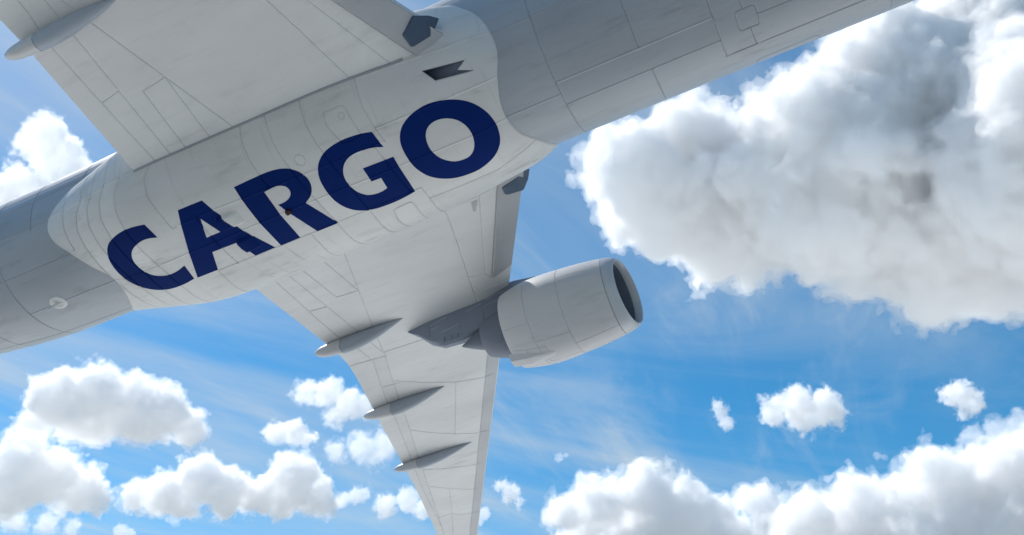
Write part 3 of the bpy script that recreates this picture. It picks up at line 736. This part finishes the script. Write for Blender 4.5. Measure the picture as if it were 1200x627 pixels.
# chine fairing low on the rear of the cowl
ch = []
for (x, a0, a1, h) in ((-2.38, -16, 6, .16), (-2.3, -17, 8, .2), (-1.7, -15, 8, .13), (-1.0, -12, 6, .04), (-.6, -9, 3, -.01)):
    for k in range(5):
        a = R(a0 + (a1 - a0) * k / 4); r = float(NAC_R(max(x, -2.25))) + (h if 0 < k < 4 else -.03); ch.append((x, EY + r * math.sin(a), EZ - r * math.cos(a)))
chf = [(i * 5 + k, i * 5 + k + 1, (i + 1) * 5 + k + 1, (i + 1) * 5 + k) for i in range(4) for k in range(4)] + [(0, 1, 2, 3, 4)]
mesh('drain_fairing', ch, chf, engine, [M_NAC])

# pylon: wedge from the wing down and forward onto the nacelle
pst = [(-6.85, .01, -.93, -.95), (-6.3, .12, -.86, -1.42), (-5.75, .2, -.8, -2.02), (-5.2, .24, -.75, -2.36), (-4.4, .27, -.7, -2.42), (-3.6, .29, -.6, -2.3), (-2.8, .3, -.5, -2.0), (-1.9, .3, -.55, -1.7), (-.8, .28, -.75, -1.3), (.3, .22, -.95, -1.25), (1.0, .03, -1.12, -1.2)]
pv2, pf2 = [], []
for (x, hw, zt, zb) in pst:
    for (a, b) in ((-1, 1), (-1, .35), (-.8, .06), (-.35, 0), (.35, 0), (.8, .06), (1, .35), (1, 1)):
        pv2.append((x, EY + a * hw, zb + (zt - zb) * b))
for i in range(len(pst) - 1):
    for k in range(8): pf2.append((i * 8 + k, i * 8 + (k + 1) % 8, (i + 1) * 8 + (k + 1) % 8, (i + 1) * 8 + k))
pf2 += [tuple(range(8)), tuple((len(pst) - 1) * 8 + k for k in range(8))]
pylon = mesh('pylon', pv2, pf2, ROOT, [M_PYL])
def hw_at(x): return float(np.interp(x, [p_[0] for p_ in pst], [p_[1] for p_ in pst]))
def pstrip(name, x0, z0, x1, z1, h=.016, out=.012, mat=None):
    vv = []
    for (x, z) in ((x0, z0), (x1, z1)):
        y = EY - hw_at(x)
        vv += [(x, y + .03, z - h), (x, y - out, z - h), (x, y - out, z + h), (x, y + .03, z + h)]
    mesh(name, vv, [(0, 1, 5, 4), (1, 2, 6, 5), (2, 3, 7, 6), (3, 0, 4, 7), (0, 1, 2, 3), (4, 5, 6, 7)], pylon, [mat or M_TRACK], False)
for a in ((-5.7, -1.22, -4.95, -1.1), (-5.7, -1.45, -3.4, -1.1), (-5.2, -1.78, -4.35, -1.7), (-3.3, -1.0, -2.4, -.86), (-3.3, -1.3, -2.5, -1.2)):
    pstrip('louvre', *a)
for x in (-5.75, -4.4, -3.35): pstrip('frame_strip', x, -1.9 if x > -5.7 else -1.75, x + .02, -1.0, h=.012, out=.008, mat=M_PYL)
for k in range(3):
    x = -5.1 + k * .3
    zb = float(np.interp(x, [p_[0] for p_ in pst], [p_[3] for p_ in pst]))
    pstrip('heat_shield_rib', x, zb + .06, x + .02, zb + .3, h=.012, out=.012, mat=M_PYL)
# the other engine and pylon: mirrored copies
for src in (engine, pylon):
    c = src.copy(); COL.objects.link(c); c.scale = (1, -1, 1)
    for chd in list(src.children):
        d2 = chd.copy(); COL.objects.link(d2); d2.parent = c

# tail surfaces
def foil(name, rows):
    vv, ff = [], []
    for (le, te, pos, axis) in rows:
        for (xi, t) in ((0, 0), (.08, .05), (.3, .08), (.7, .04), (1, 0), (.7, -.04), (.3, -.08), (.08, -.05)):
            x = le + (te - le) * xi; t *= abs(te - le) * .6
            vv.append((x, pos[0] + (t if axis == 'y' else 0), pos[1] + (t if axis == 'z' else 0)))
    for i in range(len(rows) - 1):
        for k in range(8): ff.append((i * 8 + k, i * 8 + (k + 1) % 8, (i + 1) * 8 + (k + 1) % 8, (i + 1) * 8 + k))
    ff += [tuple(range(8)), tuple((len(rows) - 1) * 8 + k for k in range(8))]
    mesh(name, vv, ff, ROOT, [M_WING])
foil('fin', [(-26, -34.5, (0, 2.2), 'y'), (-33.5, -37.6, (0, 11), 'y')])
for s in (1, -1): foil('tailplane', [(-31, -36, (s * .6, 1.9), 'z'), (-36, -38.2, (s * 9.6, 2.9), 'z')])

# ---------------------------------------------------------------- clouds: billowing bodies of even mist, hundreds of metres wide, one to three kilometres off
def mist(name, dens):
    m = bpy.data.materials.new(name); m.use_nodes = True; t = m.node_tree; t.nodes.clear()
    o = t.nodes.new('ShaderNodeOutputMaterial'); v = t.nodes.new('ShaderNodeVolumePrincipled'); t.links.new(v.outputs[0], o.inputs['Volume'])
    v.inputs['Color'].default_value = (.995, .995, .996, 1); v.inputs['Density'].default_value = dens; v.inputs['Anisotropy'].default_value = .25
    return m

def cloud(label, lobes, res, dens, amp=.55, nscale=1.5, seed=0, flat=None, group=None, core=.03, fringe=.07, thin=.22, speck=.004):
    cs = [(Vector((x, y, z)), float(r)) for (x, y, z, r) in lobes]
    rm = max(r for c, r in cs)
    org = sum((c for c, r in cs), Vector()) / len(cs)
    cs = [(c - org, r) for c, r in cs]
    g = bpy.data.node_groups.new('billow', 'GeometryNodeTree'); g.interface.new_socket('Geometry', in_out='OUTPUT', socket_type='NodeSocketGeometry')
    N = g.nodes.new; L = g.links.new
    out = N('NodeGroupOutput'); pos = N('GeometryNodeInputPosition')
    def M(op, a, b=None, c=None):
        n = N('ShaderNodeMath'); n.operation = op
        for i, x in enumerate((a, b, c)):
            if x is None: continue
            if isinstance(x, (int, float)): n.inputs[i].default_value = x
            else: L(x, n.inputs[i])
        return n.outputs[0]
    cur = None
    for c, r in cs:
        v = N('ShaderNodeVectorMath'); v.operation = 'DISTANCE'; L(pos.outputs[0], v.inputs[0]); v.inputs[1].default_value = c
        dd = M('SUBTRACT', v.outputs['Value'], r)
        cur = dd if cur is None else M('SMOOTH_MIN', cur, dd, rm * .15)
    def noise(s, det, rough, off):
        nz = N('ShaderNodeTexNoise'); nz.inputs['Scale'].default_value = s / rm; nz.inputs['Detail'].default_value = det; nz.inputs['Roughness'].default_value = rough
        va = N('ShaderNodeVectorMath'); va.operation = 'ADD'; L(pos.outputs[0], va.inputs[0]); va.inputs[1].default_value = ((off * 9.1 + seed * 5.3) * rm, (off * 5.7 + seed * 13.3) * rm, off * 3.1 * rm)
        L(va.outputs[0], nz.inputs['Vector']); return nz.outputs[0]
    def billow(s, off): return M('ABSOLUTE', M('SUBTRACT', noise(s, 1, .5, off), .5))
    d2 = M('MULTIPLY_ADD', M('SUBTRACT', noise(1.0 * nscale, 2, .5, 1), .5), -rm * amp * 2.0, cur)
    d2 = M('MULTIPLY_ADD', M('SUBTRACT', billow(2.0 * nscale, 2), .1), -rm * amp * 1.7, d2)
    d2 = M('MULTIPLY_ADD', M('SUBTRACT', billow(4.6 * nscale, 3), .1), -rm * amp * .95, d2)
    d2 = M('MULTIPLY_ADD', M('SUBTRACT', billow(10 * nscale, 4), .1), -rm * amp * .6, d2)
    d2 = M('MULTIPLY_ADD', M('SUBTRACT', noise(14 * nscale, 4, .62, 6), .5), -rm * amp * .6, d2)
    if flat is not None:
        sz = N('ShaderNodeSeparateXYZ'); L(pos.outputs[0], sz.inputs[0])
        d2 = M('SMOOTH_MAX', d2, M('ADD', M('SUBTRACT', flat * rm, sz.outputs[2]), M('MULTIPLY', M('SUBTRACT', noise(2.5 * nscale, 4, .6, 8), .5), rm * .5)), rm * .25)
    vc = N('GeometryNodeVolumeCube'); L(M('MULTIPLY', d2, -1.0), vc.inputs['Density']); vc.inputs['Background'].default_value = -rm
    pad = rm * amp * .8
    mn = [min(c[i] - r for c, r in cs) - pad for i in range(3)]; mx = [max(c[i] + r for c, r in cs) + pad for i in range(3)]
    vc.inputs['Min'].default_value = mn; vc.inputs['Max'].default_value = mx
    big = max(mx[i] - mn[i] for i in range(3))
    for i, k in enumerate('XYZ'): vc.inputs['Resolution ' + k].default_value = max(4, int(res * (mx[i] - mn[i]) / big))
    jn = N('GeometryNodeJoinGeometry')
    for sid, th in ((0, rm * core), (1, -rm * fringe)):      # the dense body and a thin torn fringe round it
        vm = N('GeometryNodeVolumeToMesh'); vm.inputs['Threshold'].default_value = th; vm.inputs['Adaptivity'].default_value = .25 if sid == 0 else .1; L(vc.outputs[0], vm.inputs[0])
        sa = N('GeometryNodeStoreNamedAttribute'); sa.data_type = 'INT'; sa.domain = 'POINT'; sa.inputs['Name'].default_value = 'shell'; sa.inputs['Value'].default_value = sid
        L(vm.outputs[0], sa.inputs['Geometry']); L(sa.outputs[0], jn.inputs[0])
    L(jn.outputs[0], out.inputs[0])
    me = bpy.data.meshes.new('cumulus_cloud'); ob = bpy.data.objects.new('cumulus_cloud', me); COL.objects.link(ob)
    md = ob.modifiers.new('billow', 'NODES'); md.node_group = g
    dg = bpy.context.evaluated_depsgraph_get(); nm = bpy.data.meshes.new_from_object(ob.evaluated_get(dg))
    ob.modifiers.clear()
    bpy.data.node_groups.remove(g)
    ob.location = org
    nv = len(nm.vertices); co = np.empty(nv * 3); nm.vertices.foreach_get('co', co); co = co.reshape(-1, 3)
    sh = np.empty(nv, np.int32); nm.attributes['shell'].data.foreach_get('value', sh)
    npoly = len(nm.polygons); tot = np.empty(npoly, np.int32); nm.polygons.foreach_get('loop_total', tot)
    lv = np.empty(len(nm.loops), np.int32); nm.loops.foreach_get('vertex_index', lv)
    st = np.concatenate([[0], np.cumsum(tot)[:-1]])
    # drop specks: label connected pieces by spreading the smallest index
    lab = np.arange(nv); ev = np.empty(len(nm.edges) * 2, np.int32); nm.edges.foreach_get('vertices', ev); ea, eb = ev[::2], ev[1::2]
    while True:
        m = np.minimum(lab[ea], lab[eb]); l2 = lab.copy(); np.minimum.at(l2, ea, m); np.minimum.at(l2, eb, m); l2 = np.minimum(l2, l2[l2]); l2 = l2[l2]
        if (l2 == lab).all(): break
        lab = l2
    size = np.bincount(lab, minlength=nv)[lab]
    made = []
    for sid, dn in ((0, dens), (1, dens * thin)):
        lim = speck * np.sum(sh == sid)
        okv = (sh == sid) & (size > lim); fok = okv[lv[st]]
        remap = np.cumsum(okv) - 1
        ft = tot[fok]; lk = np.repeat(fok, tot); nl = remap[lv[lk]].astype(np.int32)
        me2 = bpy.data.meshes.new('cumulus_cloud' if sid == 0 else 'cloud_fringe')
        me2.vertices.add(int(okv.sum())); me2.vertices.foreach_set('co', co[okv].ravel())
        me2.loops.add(len(nl)); me2.loops.foreach_set('vertex_index', nl)
        me2.polygons.add(len(ft)); me2.polygons.foreach_set('loop_start', np.concatenate([[0], np.cumsum(ft)[:-1]]).astype(np.int32)); me2.polygons.foreach_set('loop_total', ft)
        me2.update(calc_edges=True)
        me2.materials.append(mist('cloud_mist', dn)); made.append(me2)
    bpy.data.meshes.remove(nm)
    ob.data = made[0]
    link('cloud_fringe', made[1], ob)
    ob['label'] = label; ob['category'] = 'cloud'
    if group: ob['group'] = group
    return ob

GRP = 'cumulus clouds in the blue sky'
# label, lobes (x, y, z, radius in metres), voxels along the longest side, density, options
CL = [
 ('huge white and grey cumulus cloud right of the engine, cut by the right edge', [(190, 1171, 1077, 81.1), (219, 1241, 1045, 73.0), (299, 1238, 1124, 110.9), (278, 1132, 1160, 40.6), (329, 1232, 1040, 89.2), (409, 1249, 1110, 132.5), (469, 1104, 1040, 159.6), (599, 1094, 1124, 173.1), (740, 1083, 1204, 182.5), (583, 1149, 957, 113.6), (711, 1136, 1003, 137.9), (709, 946, 959, 182.5), (518, 1215, 948, 48.7), (586, 1230, 915, 40.6), (754, 1046, 897, 108.2)], 182, 0.065, {'amp': 0.37, 'nscale': 1.9, 'fringe': 0.05, 'thin': 0.3, 'core': 0.02}),
 ('long low cumulus bank along the bottom, just right of the wing tip', [(169, 2865, 1040, 70.3), (274, 2865, 1077, 81.1), (406, 2870, 1094, 97.4), (511, 2826, 1030, 91.9), (626, 2835, 1006, 75.7), (717, 2817, 1053, 59.5), (755, 2792, 995, 64.9), (791, 2814, 951, 91.9), (417, 2935, 947, 135.2), (629, 2842, 908, 121.7), (234, 2919, 951, 86.5)], 122, 0.04, {'amp': 0.6, 'nscale': 1.7, 'fringe': 0.1}),
 ('heaped grey and white cumulus bank in the bottom right corner', [(820, 2555, 950, 75.7), (769, 2604, 912, 75.7), (930, 2559, 975, 80.8), (1016, 2480, 966, 90.9), (1116, 2457, 996, 95.9), (1231, 2437, 994, 106.0), (1288, 2342, 996, 116.1), (1396, 2327, 983, 151.4), (950, 2609, 870, 126.2), (1102, 2483, 840, 138.8), (1282, 2443, 841, 151.4)], 122, 0.04, {'amp': 0.6, 'nscale': 1.7, 'fringe': 0.1}),
 ('small round cumulus puff, widest of the three above the right cloud bank', [(632, 2141, 1092, 34.6), (686, 2134, 1098, 47.6), (746, 2132, 1093, 43.3), (767, 2115, 1064, 23.8), (695, 2148, 1064, 30.3)], 84, 0.04, {'amp': 0.85, 'nscale': 1.4, 'fringe': 0.12, 'thin': 0.3}),
 ('narrow upright wisp of cloud left of the round puff', [(510, 2176, 1101, 19.5), (523, 2190, 1076, 17.3), (507, 2182, 1121, 15.1)], 72, 0.03, {'amp': 0.95, 'nscale': 1.1, 'fringe': 0.15, 'thin': 0.3}),
 ('small compact cloud puff high near the right edge', [(1013, 1998, 1072, 32.5), (998, 2017, 1080, 19.5), (1045, 2010, 1061, 23.8), (1022, 2014, 1042, 19.5)], 90, 0.04, {'amp': 0.9, 'nscale': 1.3, 'fringe': 0.12, 'thin': 0.3}),
 ('broad cumulus cloud with a flat dark base under the tail fuselage', [(-928, 1822, 981, 63.5), (-880, 1860, 1012, 67.4), (-826, 1914, 1008, 65.4), (-747, 1907, 992, 59.5), (-704, 1952, 982, 39.7), (-902, 1901, 959, 55.5), (-797, 1908, 962, 47.6), (-976, 1846, 954, 39.7)], 120, 0.06, {'flat': -0.7, 'amp': 0.62, 'nscale': 1.7, 'fringe': 0.13, 'thin': 0.25}),
 ('ragged cumulus cloud cut by the left edge, below the dark-based cloud', [(-1038, 1926, 853, 70.5), (-985, 1975, 877, 64.3), (-941, 2022, 864, 51.8), (-903, 2021, 839, 27.0), (-1035, 1944, 914, 53.9), (-1085, 1967, 823, 51.8)], 92, 0.055, {'amp': 0.68, 'nscale': 1.6, 'fringe': 0.13, 'thin': 0.25}),
 ('left of the two joined low cumulus clouds left of the wing', [(-930, 2315, 931, 35.2), (-869, 2344, 950, 53.9), (-799, 2374, 997, 60.9), (-728, 2374, 959, 58.6), (-692, 2404, 957, 39.8), (-833, 2381, 929, 39.8)], 105, 0.055, {'amp': 0.68, 'nscale': 1.6, 'fringe': 0.13, 'thin': 0.25}),
 ('right, taller of the two joined low cumulus clouds left of the wing', [(-636, 2399, 960, 49.2), (-568, 2416, 1006, 68.0), (-516, 2456, 973, 49.2), (-595, 2422, 940, 39.8), (-480, 2457, 950, 23.4)], 100, 0.055, {'amp': 0.68, 'nscale': 1.6, 'fringe': 0.13, 'thin': 0.25}),
 ('small cap-shaped cloud above the two joined low clouds', [(-590, 2271, 1077, 31.5), (-552, 2287, 1087, 33.8), (-522, 2306, 1078, 20.3)], 84, 0.04, {'amp': 0.85, 'nscale': 1.4, 'fringe': 0.14, 'thin': 0.3, 'flat': -0.6}),
 ('ragged cloud beside the first flap fairing behind the wing edge', [(-480, 2067, 1105, 29.0), (-433, 2084, 1112, 35.2), (-386, 2113, 1098, 35.2), (-411, 2101, 1063, 27.0), (-349, 2113, 1089, 29.0)], 92, 0.03, {'amp': 0.95, 'nscale': 1.2, 'fringe': 0.18, 'thin': 0.3}),
 ('faint cloud touching the wing trailing edge at the second flap fairing', [(-444, 2316, 1048, 27.0), (-382, 2329, 1066, 38.3), (-331, 2346, 1076, 36.1), (-349, 2337, 1039, 27.0)], 80, 0.016, {'amp': 0.95, 'nscale': 1.1, 'fringe': 0.2, 'thin': 0.35}),
 ('ragged cloud behind the upper wing and the tail, at the left edge', [(-778, 1262, 1231, 40.6), (-810, 1276, 1221, 26.0), (-779, 1321, 1222, 48.7), (-814, 1302, 1152, 43.8), (-762, 1336, 1186, 40.6), (-857, 1322, 1156, 38.9)], 110, 0.04, {'amp': 0.5}),
 ('low sliver of cloud in the bottom left corner', [(-1351, 2578, 936, 29.7), (-1285, 2618, 944, 29.7), (-1228, 2652, 946, 21.6)], 80, 0.02, {'amp': 0.9, 'nscale': 1.1, 'fringe': 0.2, 'thin': 0.35}),
 ('tiny cloud puff at the bottom edge, right of the corner sliver', [(-1106, 2693, 942, 21.6), (-1085, 2709, 941, 16.2)], 50, 0.025, {}),
 ('tiny slanted wisp of cloud between the joined clouds and the wing', [(-460, 2548, 990, 19.5), (-427, 2555, 1004, 21.9), (-403, 2562, 1016, 17.0)], 64, 0.024, {'amp': 0.95, 'nscale': 1.1, 'fringe': 0.2, 'thin': 0.35}),
 ('cloud puff meeting the wing trailing edge near its tip', [(-345, 2564, 981, 31.6), (-286, 2576, 998, 31.6), (-247, 2594, 980, 29.2)], 80, 0.03, {'amp': 0.9, 'nscale': 1.2, 'fringe': 0.16, 'thin': 0.3}),
 ('tiny torn puff beside the leading edge, left of the low bank', [(-5, 2577, 1020, 26.8), (-26, 2580, 1040, 17.0), (21, 2598, 995, 14.6)], 64, 0.03, {'amp': 0.95, 'nscale': 1.2, 'fringe': 0.18, 'thin': 0.3}),
 ('tiny puff peeping out at the outer leading edge', [(-77, 2595, 966, 19.5), (-89, 2605, 950, 14.6)], 50, 0.026, {}),
 ('faint tuft of cloud above the low bank right of the wing', [(131, 2550, 1111, 14.6), (150, 2552, 1117, 9.7)], 50, 0.014, {'amp': 0.8}),
 ('faint tuft of cloud above the bottom right bank', [(919, 2299, 1031, 11.7), (935, 2298, 1026, 9.4)], 50, 0.012, {'amp': 0.8}),
 ('pale ragged cloud rising over the bottom right bank', [(1248, 2449, 1134, 36.6), (1308, 2428, 1136, 41.8), (1360, 2410, 1149, 47.1)], 90, 0.01, {'amp': 0.7}),
]
for i, (lab, lo, re_, de, kw) in enumerate(CL):
    o = cloud(lab, lo, re_, de, seed=i, group=GRP, **kw)
